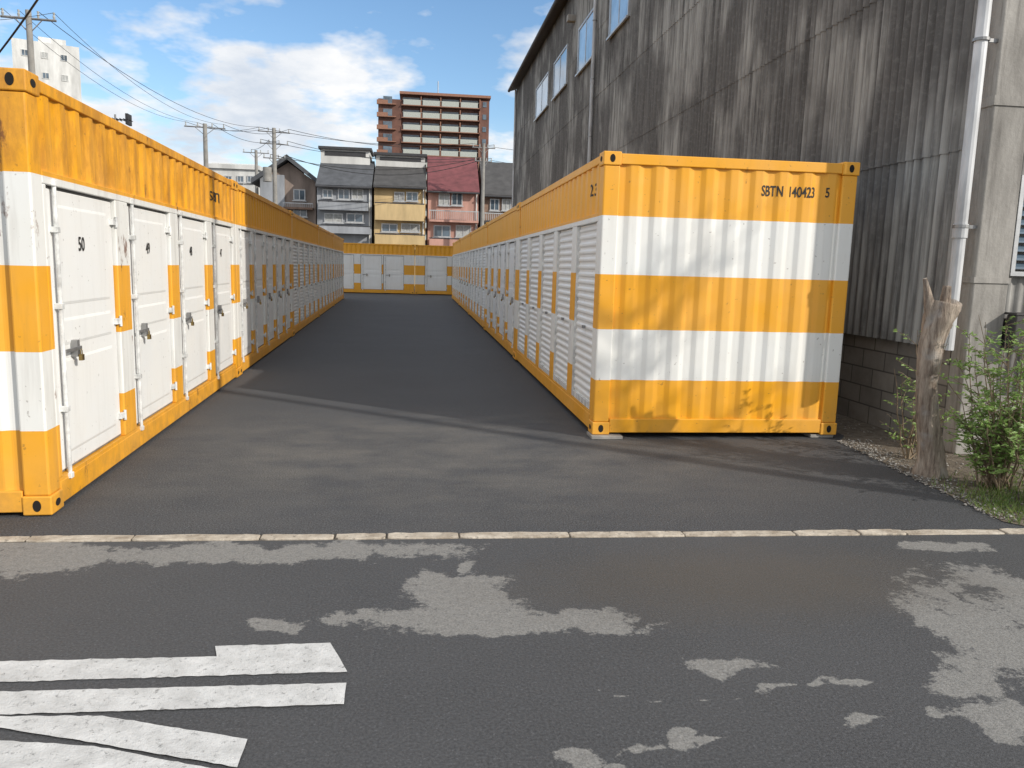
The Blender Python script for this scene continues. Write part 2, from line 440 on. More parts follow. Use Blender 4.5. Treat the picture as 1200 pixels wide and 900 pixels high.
c = t.mix(t.ramp(t.noise(P, 30, 4, .7), .58, .7), c, (.13, .11, .09))
t.bump(t.noise(P, 25, 4, .65), .7, .015); M['kerb'] = t.out(c, .85)
mb = MB(); x = -12.0; rnd = random.Random(4)
while x < 12:
    l = rnd.choice((.30, .42, .56, .66, .7))
    n = 9; z0, z1 = -.02, .007+rnd.uniform(-.003, .004); gp = rnd.uniform(.003, .009); o1, o2 = rnd.uniform(-.012, .012), rnd.uniform(-.018, .006)
    up = []; lo = []
    for i in range(n+1):
        xx = x+gp+(l-2*gp)*i/n
        tap = .010 if i in (0, n) else 0
        lo.append((xx, ky(xx)+.004+tap+o1*.5+rnd.uniform(-.003, .008))); up.append((xx, ky(xx)+KW-.002-tap+o2*.5+rnd.uniform(-.010, .004)))
    mb.prism(lo+up[::-1], 'z', z0, z1)
    x += l
o = mb.build('kerb', M['kerb'], bevel=.005); o['kind'] = 'structure'
M['joint'] = simple('kerb_joint', (.12, .105, .085), .95)
sheet('kerb_bed', [(-40, ky(-40)-.01), (40, ky(40)-.01), (40, ky(40)+KW+.01), (-40, ky(-40)+KW+.01)], -.003, M['joint'])
t = NT('road_paint'); P = t.pos()
c = t.mix(t.ramp(t.noise(P, 9, 5, .7), .3, .75), (.46, .46, .45), (.72, .72, .71))
wear = t.ramp(t.noise(P, 38, 5, .8), .57, .66)
c = t.mix(t.math('MULTIPLY', wear, .7), c, (.10, .10, .10)); t.bump(t.noise(P, 80, 3, .8), .7, .008)
M['paintw'] = t.out(c, .7)
marks = [([(-60,776),(254,769),(252,757),(387,753),(407,787),(-60,801)], 'white painted road bar with a notched end, farthest from the camera of the four'),
         ([(-60,812),(406,800),(403,825),(-60,839)], 'long straight white painted road bar, second from the yard'),
         ([(-60,839.5),(120,838.5),(290,866),(278,899),(120,872),(-60,843)], 'slanting white painted road bar below the two long straight ones'),
         ([(-60,864),(110,874),(262,903),(262,930),(-60,940)], 'white painted road bar at the bottom left corner of the view')]
for i, (pts, lab) in enumerate(marks):
    rr = random.Random(i); P2_ = []
    for k in range(len(pts)):
        a = Vector(pts[k]); b = Vector(pts[(k+1) % len(pts)]); n = max(1, int((b-a).length/9))
        for j in range(n): q = a.lerp(b, j/n); P2_.append((q.x+(rr.uniform(-.5, .5) if j else 0), q.y+(rr.uniform(-.6, .6) if j else 0)))
    mb = MB(); mb.poly([tuple(onZ(u, v, .004+.0015*i)) for u, v in P2_])
    tag(mb.build('road_marking', M['paintw'], fixn=False), lab, 'road marking', 'white markings painted on the road')
# ---------------------------------------------------------------- soil bed with gravel, weeds
XW, YW0 = 4.86, 6.60
t = NT('soil'); P = t.pos()
c = t.mix(t.ramp(t.noise(P, 12, 5, .7), .3, .7), (.08, .062, .042), (.24, .20, .155)); t.bump(t.noise(P, 30, 4, .7), 1, .03)
M['soil'] = t.out(c, .95)
bA, bB = onZ(985, 518), onZ(1176, 612)
bedpoly = [(bA.x, bA.y), (bB.x, bB.y), (bB.x+.12, ky(bB.x+.12)+KW), (9, ky(9)+KW), (9, YW0), (XW, YW0), (XW, 9.5), (4.3, 9.5), (4.25, 7.2)]
sheet('soil_bed', bedpoly, .004, M['soil'])
def inbed(x, y):
    n = len(bedpoly); r = False
    for i in range(n):
        (x0, y0), (x1, y1) = bedpoly[i], bedpoly[(i+1) % n]
        if (y0 > y) != (y1 > y) and x < (x1-x0)*(y-y0)/(y1-y0)+x0: r = not r
    return r
t = NT('gravel'); P = t.pos(); oi = t.noise(P, 45, 1)
M['gravel'] = t.out(t.mix(t.ramp(oi, .35, .65), (.08, .07, .06), (.38, .36, .33)), .85)
mb = MB(); rnd = random.Random(2)
cnt = 0
while cnt < 1300:
    if rnd.random() < .5:
        k = rnd.random(); x = bA.x+(bB.x-bA.x)*k+abs(rnd.gauss(0, .16))-.03; y = bA.y+(bB.y-bA.y)*k+rnd.uniform(-.03, .15)
    else: x = rnd.uniform(3.2, 5.6); y = rnd.uniform(4.6, 8.5)
    if not inbed(x+.04, y): continue
    cnt += 1; r = rnd.uniform(.005, .015); z = .004+r*.4; q = rnd.random()*3
    pts = [(r*math.cos(q+a)*rnd.uniform(.7, 1.2), r*math.sin(q+a)*rnd.uniform(.7, 1.2)) for a in (0, 1.3, 2.5, 3.8, 5.1)]
    b = len(mb.v); mb.v += [(x+px, y+py, z) for px, py in pts]+[(x, y, z+r*.6), (x, y, z-r*.5)]
    for i in range(5): mb.f += [(b+i, b+(i+1) % 5, b+5), (b+(i+1) % 5, b+i, b+6)]; mb.m += [0, 0]
tag(mb.build('gravel', M['gravel'], fixn=False), 'pale loose gravel scattered along the edge of the new asphalt by the shed', 'gravel', kind='stuff')
def leafmat(name, a, b, c3, tl=.45):
    t = NT(name); P = t.pos()
    n = t.noise(P, 9, 2, .6); n2 = t.noise(P, 55, 1)
    c = t.mix(t.ramp(n, .3, .7), a, b); c = t.mix(t.ramp(n2, .5, .7), c, c3)
    t.out(c, .42)
    tr = t.nd('ShaderNodeBsdfTranslucent'); t.lk(c, tr.inputs[0]); mx = t.nd('ShaderNodeMixShader'); mx.inputs[0].default_value = tl
    t.lk(t.b.outputs[0], mx.inputs[1]); t.lk(tr.outputs[0], mx.inputs[2]); t.lk(mx.outputs[0], t.n['Material Output'].inputs[0])
    return t.mat
M['leaf'] = leafmat('shrub_leaf', (.18, .30, .07), (.30, .46, .13), (.46, .60, .24))
M['grass'] = leafmat('grass_blade', (.10, .18, .04), (.18, .28, .06), (.28, .28, .10))
M['stem'] = simple('twig', (.24, .18, .12), .85)
def leaf(mb, p, d, up, ln, wd):
    d = d.normalized(); s = d.cross(up)
    if s.length < 1e-3: s = Vector((1, 0, 0))
    s.normalize(); n = s.cross(d)
    a = p+d*ln*.45
    b = len(mb.v)
    mb.v += [tuple(p), tuple(a+s*wd*.5+n*wd*.15), tuple(p+d*ln-n*ln*.12), tuple(a-s*wd*.5+n*wd*.15), tuple(a-n*wd*.05)]
    mb.f += [(b, b+1, b+4), (b+1, b+2, b+4), (b+2, b+3, b+4), (b+3, b, b+4)]; mb.m += [0]*4
def shrub(base, nst, hgt, spr, seed, label, lf=.055, dens=1.0, lean=(0, 0), name='leafy_shrub', grp='shrubs growing by the shed'):
    root = empty(name, base); rnd = random.Random(seed); st = MB(); lv = MB()
    for i in range(nst):
        az = rnd.uniform(0, 6.283); h = hgt*rnd.uniform(.3, 1.0); out = spr*math.sqrt(rnd.random())
        tip = Vector((math.cos(az)*out+lean[0]*h, math.sin(az)*out+lean[1]*h, h)); b0 = Vector((rnd.gauss(0, .05), rnd.gauss(0, .05), 0))
        pts = []
        for k in range(7):
            q = k/6; pts.append(b0.lerp(tip, q)+Vector((math.cos(az), math.sin(az), 0))*out*.25*(q**.6-q)+Vector((rnd.gauss(0, .012), rnd.gauss(0, .012), 0)))
        st.tube(pts, [.008*(1-.8*k/6) for k in range(7)], 5)
        nt = int(10*dens)
        for j in range(nt):
            q = rnd.uniform(.15, 1); k = min(5, int(q*6)); p = pts[k].lerp(pts[k+1], q*6-k)
            a2 = rnd.uniform(0, 6.283); d = Vector((math.cos(a2), math.sin(a2), rnd.uniform(.1, 1.0))).normalized(); ln = rnd.uniform(.10, .28)*(1.2-q*.5)
            e = p+d*ln
            st.tube([p, p+d*ln*.5+Vector((0, 0, .01)), e], [.003, .0025, .0015], 4, cap=False)
            for m_ in range(rnd.randint(6, 10)):
                f = rnd.uniform(.2, 1.05); pp = p.lerp(e, f)
                a3 = rnd.uniform(0, 6.283); dd = d*.6+Vector((math.cos(a3), math.sin(a3), rnd.uniform(-.5, .5)))
                leaf(lv, pp, dd, Vector((rnd.gauss(.25, .5), rnd.gauss(-.5, .5), 1)), lf*rnd.uniform(.6, 1.25), lf*.42*rnd.uniform(.8, 1.2))
    st.build('stem', M['stem'], root, smooth=True, fixn=False); lv.build('foliage', M['leaf'], root, fixn=False)
    tag(root, label, 'shrub', grp); return root
b = onZ(1168, 572)
shrub(tuple(b), 44, 1.46, .40, 5, 'leafy bright green shrub growing right of the dead tree stump', lf=.052, dens=1.2)
b = onZ(1226, 592)
shrub(tuple(b), 14, .6, .34, 9, 'low leafy green shrub at the right edge, in front of the concrete pillar', lf=.05)
b = onZ(1070, 538)
shrub(tuple(b), 9, 1.15, .26, 11, 'thin sparse green shrub behind the dead tree stump, against the block wall', lf=.048, dens=.6)
mb = MB(); rnd = random.Random(8)
for i in range(1300):
    if i % 3: u, v = rnd.gauss(1170, 30), rnd.gauss(590, 12)
    else: u, v = rnd.uniform(1090, 1230), rnd.uniform(555, 614)
    p = onZ(u, v, .004)
    if not inbed(p.x, p.y): continue
    a = rnd.uniform(0, 6.28); h = rnd.uniform(.02, .075); d = Vector((math.cos(a)*.5, math.sin(a)*.5, 1)); s = Vector((-math.sin(a), math.cos(a), 0))*.004
    mb.poly([p-s, p+s, p+d*h+Vector((math.cos(a), math.sin(a), 0))*h*.3])
tag(mb.build('grass', M['grass'], fixn=False), 'short weeds and grass in the soil under the shrub', 'grass', kind='stuff')
# ---------------------------------------------------------------- dead tree stump
t = NT('bark'); O = t.obj()
c = t.mix(t.ramp(t.noise(O, 1, 7, .7, (26, 26, 3.2)), .34, .66), (.14, .10, .075), (.56, .47, .38))
c = t.mix(t.ramp(t.noise(O, 6, 3), .55, .75), c, (.42, .39, .36))
t.bump(t.noise(O, 1, 6, .7, (30, 30, 4)), 1, .04); M['bark'] = t.out(c, .9)
t = NT('cut_wood'); M['cut'] = t.out(t.mix(t.ramp(t.noise(t.pos(), 40, 4), .3, .7), (.42, .33, .24), (.70, .62, .52)), .85)
sb = onZ(1088, 557); root = empty('tree_stump', tuple(sb))
def gnarl(mb, pts, rads, n=22, seed=0, amp=.22, m=0, capm=1, twist=1.2):
    base = len(mb.v); K = len(pts)
    P = []; R_ = []
    for i in range(K-1):
        for j in range(8):
            q = j/8; P.append(Vector(pts[i]).lerp(Vector(pts[i+1]), q)); R_.append(rads[i]*(1-q)+rads[i+1]*q)
    P.append(Vector(pts[-1])); R_.append(rads[-1])
    for i, p in enumerate(P):
        a = P[max(0, i-2)]; b = P[min(len(P)-1, i+2)]; tt = (b-a).normalized()
        u = tt.cross(Vector((0, 1, .2))).normalized(); w = tt.cross(u)
        for k in range(n):
            q = 2*math.pi*k/n+twist*i/len(P)
            rr = R_[i]*(1+amp*mnoise.noise(Vector((math.cos(2*math.pi*k/n)*2.2+seed, math.sin(2*math.pi*k/n)*2.2, i*.05)))*1.5+.12*mnoise.noise(Vector((k*1.1, i*.12, seed))))
            mb.v.append(tuple(p+(u*math.cos(q)+w*math.sin(q))*rr))
    for i in range(len(P)-1):
        for k in range(n):
            a = base+i*n+k; b = base+i*n+(k+1) % n; mb.f.append((a, b, b+n, a+n)); mb.m.append(m)
    e = base+(len(P)-1)*n
    mb.f.append(tuple(e+k for k in range(n))); mb.m.append(capm)
px = (onZ(1101, 555)-onZ(1091, 555)).length/10
def sp_(u, v, dy=0): return ((u-1091)*px, dy, (555-v)*px)
mb = MB()
gnarl(mb, [sp_(1093, 560), sp_(1091, 535), sp_(1084, 500), sp_(1078, 450), sp_(1078, 410), sp_(1083, 385), sp_(1087, 368)], [.130, .098, .082, .076, .084, .100, .095], seed=1)
mb.build('trunk', [M['bark'], M['cut']], root, smooth=True)
for pts, rr, sd in (([sp_(1078, 392), sp_(1071, 370), sp_(1067, 356), sp_(1063, 343)], [.055, .038, .027, .015], 3),
                    ([sp_(1085, 385, -.02), sp_(1085, 366, -.03), sp_(1086, 350, -.03)], [.055, .040, .030], 5),
                    ([sp_(1088, 390), sp_(1097, 376, .02), sp_(1103, 368, .03)], [.074, .066, .056], 7),
                    ([sp_(1092, 402, .04), sp_(1101, 390, .06)], [.045, .034], 9)):
    mb = MB(); gnarl(mb, pts, rr, n=14, seed=sd, amp=.15); mb.build('branch_stub', [M['bark'], M['cut']], root, smooth=True)
tag(root, 'dead grey brown tree stump with cut branch stubs beside the block wall', 'tree stump')
# ---------------------------------------------------------------- big corrugated shed
PW = .13
t = NT('weathered_cladding'); P = t.pos()
big = t.noise(P, .42, 4, .6, (1, 1, .7)); stv = t.noise(P, 1, 6, .72, (3, 7.5, .30)); st2 = t.noise(P, 1, 5, .7, (12, 22, .9)); fn_ = t.noise(P, 16, 5, .7)
c = t.mix(t.ramp(stv, .28, .70), (.078, .074, .070), (.19, .183, .175))
c = t.mix(t.math('MULTIPLY', t.ramp(fn_, .5, .72), .5), c, (.28, .27, .26))
pt = t.math('MULTIPLY', t.ramp(big, .47, .57), t.ramp(stv, .36, .58))
c = t.mix(t.math('MULTIPLY', pt, .78), c, (.50, .49, .46))
c = t.mix(t.math('MULTIPLY', t.ramp(st2, .54, .70), .5), c, (.045, .041, .038))
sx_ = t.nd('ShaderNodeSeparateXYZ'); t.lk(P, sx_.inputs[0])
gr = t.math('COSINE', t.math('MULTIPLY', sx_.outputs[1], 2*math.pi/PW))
groove_shade = t.ramp(gr, .0, 1.0)
c = t.mix(t.math('MULTIPLY', groove_shade, .52), c, (.04, .037, .034))  # shade in the grooves between ribs, painted into the cladding colour
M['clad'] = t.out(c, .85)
t = NT('concrete_block'); P = t.pos(); s3 = t.nd('ShaderNodeSeparateXYZ'); t.lk(P, s3.inputs[0]); cb = t.nd('ShaderNodeCombineXYZ')
t.lk(s3.outputs[1], cb.inputs[0]); t.lk(s3.outputs[2], cb.inputs[1])
br = t.nd('ShaderNodeTexBrick'); t.lk(cb.outputs[0], br.inputs[0]); br.inputs['Scale'].default_value = 1; br.inputs['Brick Width'].default_value = .4; br.inputs['Row Height'].default_value = .2; br.inputs['Mortar Size'].default_value = .008
br.inputs['Color1'].default_value = (.34, .31, .27, 1); br.inputs['Color2'].default_value = (.24, .22, .195, 1); br.inputs['Mortar'].default_value = (.11, .10, .09, 1)
c = t.mix(t.math('MULTIPLY', t.ramp(t.noise(P, 2.5, 6, .7), .4, .7), .55), br.outputs[0], (.11, .10, .085)); t.bump(br.outputs['Fac'], -.6, .01); M['block'] = t.out(c, .9)
eN = onX(607, 105, XW); YW1 = eN.y; ZE = eN.z
shed = empty('warehouse_shed', (0, 0, 0))
tag(shed, 'tall dark weathered corrugated shed with high windows behind the right row', 'building')
mb = MB(); mb.box(XW, XW+.15, YW0, YW1, 0, 1.02); mb.build('block_base', M['block'], shed)
z = onX(1010, 196, XW-.03).z
rowsz = [.98, z]
while rowsz[-1] < ZE-2.4: rowsz.append(rowsz[-1]+1.75)
rowsz.append(ZE)
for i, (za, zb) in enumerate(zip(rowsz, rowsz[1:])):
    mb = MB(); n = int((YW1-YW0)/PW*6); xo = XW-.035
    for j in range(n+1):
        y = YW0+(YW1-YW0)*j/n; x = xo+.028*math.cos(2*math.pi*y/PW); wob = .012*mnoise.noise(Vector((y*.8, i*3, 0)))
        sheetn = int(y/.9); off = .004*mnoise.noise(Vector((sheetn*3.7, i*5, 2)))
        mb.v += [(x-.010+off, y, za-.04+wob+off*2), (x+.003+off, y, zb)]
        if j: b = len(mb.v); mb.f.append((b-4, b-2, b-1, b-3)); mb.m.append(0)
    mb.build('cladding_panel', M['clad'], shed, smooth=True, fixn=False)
SD = 4.0
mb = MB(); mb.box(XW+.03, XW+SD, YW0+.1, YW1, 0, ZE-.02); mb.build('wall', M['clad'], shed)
mb = MB(); h2 = SD/2; rz_ = .7
mb.quadbox([(XW-.35, YW0-.2, ZE-.02), (XW+h2, YW0-.2, ZE+rz_), (XW+h2, YW1+.4, ZE+rz_), (XW-.35, YW1+.4, ZE-.02), (XW-.35, YW0-.2, ZE+.10), (XW+h2, YW0-.2, ZE+rz_+.12), (XW+h2, YW1+.4, ZE+rz_+.12), (XW-.35, YW1+.4, ZE+.10)])
mb.quadbox([(XW+h2, YW0-.2, ZE+rz_), (XW+SD+.3, YW0-.2, ZE-.02), (XW+SD+.3, YW1+.4, ZE-.02), (XW+h2, YW1+.4, ZE+rz_), (XW+h2, YW0-.2, ZE+rz_+.12), (XW+SD+.3, YW0-.2, ZE+.1), (XW+SD+.3, YW1+.4, ZE+.1), (XW+h2, YW1+.4, ZE+rz_+.12)])
M['eave'] = simple('dark_roof_metal', (.06, .055, .055), .6)
mb.build('roof', M['eave'], shed)
for (u0, u1, v0, v1) in ((629, 643, 95, 132), (650, 665, 64, 107), (679, 697, 22, 76), (717, 739, -38, 30)):
    A = onX(u0, (v0+v1)/2, XW-.06); B = onX(u1, (v0+v1)/2, XW-.06); um = (u0+u1)/2
    zt = onX(um, v0, XW-.06).z; zb = onX(um, v1, XW-.06).z; y0, y1 = B.y, A.y; X0 = XW-.105
    fr = MB(); e = .06
    fr.box(X0, XW-.01, y0, y1, zb, zb+e); fr.box(X0, XW-.01, y0, y1, zt-e, zt); fr.box(X0, XW-.01, y0, y0+e, zb+e, zt-e); fr.box(X0, XW-.01, y1-e, y1, zb+e, zt-e)
    fr.box(X0+.01, XW-.01, (y0+y1)/2-.025, (y0+y1)/2+.025, zb+e, zt-e)
    f = fr.build('window', M['alum'], shed)
    pn = MB(); pn.box(X0+.022, X0+.030, y0+e, y1-e, zb+e, zt-e); pn.build('pane', M['skyglass'], f)
    sl = MB(); sl.box(X0-.05, X0-.001, y0-.04, y1+.04, zb-.05, zb); sl.build('sill', M['alum'], f)
def downspout(u0, v0, X, zlo, zhi, r, lab):
    p = onX(u0, v0, X); mb = MB(); y = p.y
    mb.tube([(X, y, zlo), (X, y, zhi)], r, 14)
    for k in range(4):
        zz = zlo+(zhi-zlo)*(k+.45)/4; mb.tube([(X, y, zz-.06), (X, y, zz+.06)], r*1.18, 14)
    o = mb.build('drainpipe', M['pipe'], shed, smooth=False); o['label'] = lab
    for k in range(6):
        zz = zlo+(zhi-zlo)*(k+.7)/6; m2 = MB(); m2.box(X, XW+.01, y-.012, y+.012, zz-.015, zz+.015); m2.tube([(X, y, zz-.012), (X, y, zz+.012)], r*1.3, 14)
        m2.build('pipe_bracket', M['steel'], o)
downspout(1122, 300, XW-.15, .95, ZE, .052, 'thick white drainpipe at the near end of the shed wall')
downspout(694, 100, XW-.13, 1.1, ZE, .05, 'thin white drainpipe between the shed windows')
g = MB(); g.tube([(XW-.40, YW0-.2, ZE+.0), (XW-.40, YW1+.4, ZE+.0)], .07, 10); g.build('gutter', M['eave'], shed)
lm = onX(672, 22, XW-.1); g = MB(); g.box(XW-.30, XW-.02, lm.y-.12, lm.y+.12, lm.z-.10, lm.z+.10); g.build('floodlight', M['concrete'], shed, bevel=.02)
g = MB(); g.tube([(XW-.12, YW1-.1, 1.2), (XW-.12, YW1-.1, ZE-.05)], .05, 10); q = g.build('drainpipe', M['pipe'], shed); q['label'] = 'far drainpipe at the corner of the shed'
t = NT('stained_pillar'); P = t.pos()
c = t.mix(t.ramp(t.noise(P, 3, 6, .7, (1, 1, .25)), .3, .68), (.17, .16, .145), (.42, .40, .37))
c = t.mix(t.math('MULTIPLY', t.ramp(t.noise(P, 1, 5, .7, (14, 14, .9)), .5, .68), .6), c, (.12, .11, .10)); t.bump(t.noise(P, 20, 4, .7), .5, .01)
M['beige'] = t.out(c, .88)
mb = MB(); mb.box(XW, XW+.33, YW0-.2, YW0, 0, ZE-.03); mb.build('corner_pillar', M['beige'], shed, bevel=.01)
for (a_, b_) in ((3.05, 3.13), (1.55, 1.6)):
    mb = MB(); mb.box(XW-.012, XW+.342, YW0-.212, YW0-.001, a_, b_); mb.build('pillar_band', M['beige'], shed)
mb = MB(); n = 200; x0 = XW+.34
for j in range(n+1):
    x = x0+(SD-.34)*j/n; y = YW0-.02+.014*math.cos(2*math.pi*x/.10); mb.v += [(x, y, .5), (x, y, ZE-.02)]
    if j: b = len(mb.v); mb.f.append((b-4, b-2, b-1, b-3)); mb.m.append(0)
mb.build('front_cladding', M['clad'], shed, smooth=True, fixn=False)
mb = MB(); mb.box(XW+.34, XW+SD, YW0-.05, YW0+.09, 0, .52); mb.build('front_base', M['concrete'], shed)
mb = MB()
mb.tube([(XW+.36, YW0-.12, 1.3), (XW+.36, YW0-.12, 4.2), (XW+.36, YW0-.05, 4.25)], .014, 8); mb.build('conduit', M['pipe'], shed)
# small louvred window on the front wall
X1 = XW+.42; f = MB(); f.box(X1, X1+.04, YW0-.10, YW0-.04, 1.62, 2.5); f.box(X1+.56, X1+.6, YW0-.10, YW0-.04, 1.62, 2.5); f.box(X1+.04, X1+.56, YW0-.10, YW0-.04, 2.46, 2.5); f.box(X1+.04, X1+.56, YW0-.10, YW0-.04, 1.62, 1.66)
fo = f.build('louvre_window', M['alum'], shed); lvw = MB()
for k in range(10):
    z_ = 1.68+k*.078; lvw.quadbox([(X1+.041, YW0-.09, z_), (X1+.559, YW0-.09, z_), (X1+.559, YW0-.05, z_+.05), (X1+.041, YW0-.05, z_+.05), (X1+.041, YW0-.09, z_+.006), (X1+.559, YW0-.09, z_+.006), (X1+.559, YW0-.05, z_+.056), (X1+.041, YW0-.05, z_+.056)])
lvw.build('slats', M['glass'], fo)
bx_ = empty('meter_box', (XW+.36, YW0-.21, 1.12))
mb = MB(); mb.box(-.02, .26, -.12, .0, -.16, .16); mb.build('housing', M['eave'], bx_, bevel=.01)
mb = MB(); mb.box(-.03, .27, -.13, .02, .161, .18); mb.build('rain_cover', M['eave'], bx_)
mb = MB(); mb.box(.0, .2, .0, .2, -.12, .12); mb.build('mounting_board', M['eave'], bx_)
tag(bx_, 'black electric meter box mounted beside the concrete pillar at the right edge', 'meter box')
for (x, y, l2, lab) in ((xR-.02, yR-.06, .30, 'small flat concrete pad under the near alley corner of the right container'), (xR+W-.25, yR+.02, .24, 'small flat concrete pad under the shed side corner of the right container')):
    mb = MB(); mb.box(x, x+l2, y, y+.22, .0015, ZR-.002); tag(mb.build('concrete_pad', M['concrete'], bevel=.005), lab, 'concrete pad')
# ---------------------------------------------------------------- background houses
def roofm(name, col, sc=3.2):
    t = NT(name); O = t.obj(); w = t.nd('ShaderNodeTexWave', wave_type='BANDS', bands_direction='X'); t.lk(O, w.inputs[0]); w.inputs['Scale'].default_value = sc
    w2 = t.nd('ShaderNodeTexWave', wave_type='BANDS', bands_direction='Z'); t.lk(O, w2.inputs[0]); w2.inputs['Scale'].default_value = sc*.8
    h = t.math('MULTIPLY', w.outputs['Fac'], w2.outputs['Fac'])
    c = t.mix(t.ramp(t.noise(t.pos(), 2, 4), .3, .7), tuple(v*.75 for v in col), tuple(v*1.25 for v in col)); c = t.mix(t.math('MULTIPLY', h, .35), c, tuple(v*.4 for v in col))
    return t.out(c, .7)
R1 = roofm('grey_roof', (.085, .09, .10)); R2 = roofm('dark_roof', (.07, .068, .068)); R3 = roofm('red_roof', (.17, .05, .055))
WG = simple('grey_siding', (.34, .36, .39), .8, 0, .25, 1.5, 0, True); WY = simple('yellow_render', (.62, .46, .24), .8, 0, .18, 1.5, 0, True); WP = simple('pink_render', (.55, .31, .25), .8, 0, .22, 1.5, 0, True)
WB = simple('brown_tile', (.28, .18, .13), .8, 0, .3, 2); WW = simple('white_render', (.66, .66, .64), .8, 0, .2, 1, 0, True); DK = simple('dark_trim', (.05, .05, .055), .6)
WGB = simple('grey_brown_siding', (.34, .27, .23), .8, 0, .3, 1.5, 0, True)
CUR = simple('curtain', (.45, .46, .45), .8)
def window(parent, R, Y, frame=None, sill=True, pane=None):
    x0, x1, z0, z1 = R; fr = MB(); e = .07; y0, y1 = Y-.09, Y+.02
    fr.box(x0, x1, y0, y1, z0, z0+e); fr.box(x0, x1, y0, y1, z1-e, z1); fr.box(x0, x0+e, y0, y1, z0+e, z1-e); fr.box(x1-e, x1, y0, y1, z0+e, z1-e); fr.box((x0+x1)/2-.03, (x0+x1)/2+.03, y0+.01, y1, z0+e, z1-e)
    f = fr.build('window', frame or M['alum'], parent); p = MB(); p.box(x0+e, x1-e, Y-.05, Y-.03, z0+e, z1-e); p.build('pane', pane or M['glass'], f)
    if sill: s = MB(); s.box(x0-.08, x1+.08, Y-.16, y0-.002, z0-.07, z0-.002); s.build('sill', frame or M['alum'], f)
def balcony(parent, R, Y, mat, dep=1.0, bars=False):
    x0, x1, z0, z1 = R; b = MB(); b.box(x0, x1, Y-dep, Y-.003, z0, z0+.15)
    if not bars: b.box(x0, x1, Y-dep, Y-dep+.1, z0+.15, z1-.12); b.box(x0, x0+.1, Y-dep+.1, Y-.003, z0+.15, z1-.12); b.box(x1-.1, x1, Y-dep+.1, Y-.003, z0+.15, z1-.12)
    o = b.build('balcony', mat, parent); r = MB()
    r.box(x0-.02, x1+.02, Y-dep-.02, Y-dep+.06, z1-.1, z1-.03)
    if bars:
        n = int((x1-x0)/.14)
        for i in range(n+1):
            xx = x0+(x1-x0)*i/n; r.box(xx-.015, xx+.015, Y-dep, Y-dep+.03, z0+.15, z1-.1)
    else:
        for i in range(6):
            xx = x0+.05+(x1-x0-.1)*i/5; r.box(xx-.02, xx+.02, Y-dep+.02, Y-dep+.06, z1-.12, z1-.1)
    r.build('railing', M['alum'] if bars else DK, o)
YH = 58.0
def house(label, u0, u1, veave, vridge, wm, rm, wins, balcs, cler=None, name='terraced_house', Y=YH, dep=9.0, ridge=3.2):
    um = (u0+u1)/2; x0, x1 = onY(u0, 240, Y).x, onY(u1, 240, Y).x; ze = onY(um, veave, Y).z; zr = onY(um, vridge, Y+ridge).z
    root = empty(name, ((x0+x1)/2, Y, 0)); ox = (x0+x1)/2
    w = MB(); w.box(x0+.03-ox, x1-.03-ox, 0, dep, 0, ze); w.prism([(0.05, ze), (ridge, zr-.12), (dep, ze)], 'x', x0+.04-ox, x1-.04-ox); w.build('wall', wm, root)
    r = MB(); t_ = .16; ov = .45; sl = (zr-ze)/ridge; sb2 = (zr-ze)/(dep-ridge)
    r.prism([(-ov, ze-ov*sl), (ridge, zr), (dep+.3, ze-.3*sb2), (dep+.3, ze-.3*sb2+t_), (ridge, zr+t_), (-ov, ze-ov*sl+t_)], 'x', x0-.01-ox, x1+.01-ox)
    rf = r.build('roof', rm, root)
    g = MB(); g.tube([(x0-ox, -ov-.05, ze-ov*sl+.02), (x1-ox, -ov-.05, ze-ov*sl+.02)], .07, 8); g.build('gutter', DK, rf)
    g = MB(); g.tube([(x1-ox-.18, -.08, 0), (x1-ox-.18, -.08, ze-.2)], .05, 8); g.build('drainpipe', WW, root)
    def loc_rect(a):
        X0, X1, Z0, Z1 = rectY(a[0], a[1], a[2], a[3], Y); return X0-ox, X1-ox, Z0, Z1
    for a in wins: window(root, loc_rect(a), 0, pane=(CUR if len(a) > 4 else None))
    for a in balcs: balcony(root, loc_rect(a), 0, a[4], bars=(len(a) > 5), dep=.7)
    if cler:
        X0, X1, Z0, Z1 = rectY(*cler[:4], Y+ridge); c_ = MB(); c_.box(X0-ox, X1-ox, ridge-.6, ridge+2.5, zr-.6, Z1); cc = c_.build('roof_house', cler[4], root)
        c_ = MB(); c_.box(X0-ox-.15, X1-ox+.15, ridge-.85, ridge+2.7, Z1, Z1+.18); c_.build('roof_cap', DK, cc)
        c_ = MB(); c_.box(X0-ox+.3, X1-ox-.3, ridge-.63, ridge-.602, (zr+Z1)/2-.05, Z1-.12); c_.build('window_band', DK, cc)
    tag(root, label, 'house', 'narrow terraced houses behind the containers'); return root
house('grey narrow terraced house with dark sloping roof, left of the yellow house', 371, 436, 216, 190, WG, R1, [(396,221,410,234),(412,221,426,234,1),(378,222,390,232),(380,250,402,261,1),(406,250,426,261)], [(373,264,434,274,WG),(374,236,432,247,WG)], (377,177,434,190,WW))
house('yellow narrow terraced house with two balconies', 438, 499, 217, 194, WY, R2, [(462,225,474,236,1),(476,225,490,236),(447,262,466,272),(470,262,492,272,1)], [(440,238,497,259,WY),(440,274,498,292,WY)], (441,184,498,194,WW))
house('pink narrow terraced house with maroon red roof', 501, 561, 221, 187, WP, R3, [(514,226,527,241,1),(529,226,542,241),(508,264,528,278),(534,264,552,278,1)], [(503,247,560,261,WP,1),(503,279,560,292,WP)])
house('narrow brown terraced house partly hidden by the shed corner', 565, 612, 226, 193, WB, R2, [(574,233,585,247),(588,233,599,247,1)], [(567,250,610,262,DK,1)])
Y2 = 62.0
x0, x1, _, ze = rectY(305, 212, 370, 260, Y2); xm = onY(338, 188, Y2).x; zr = onY(338, 188, Y2).z
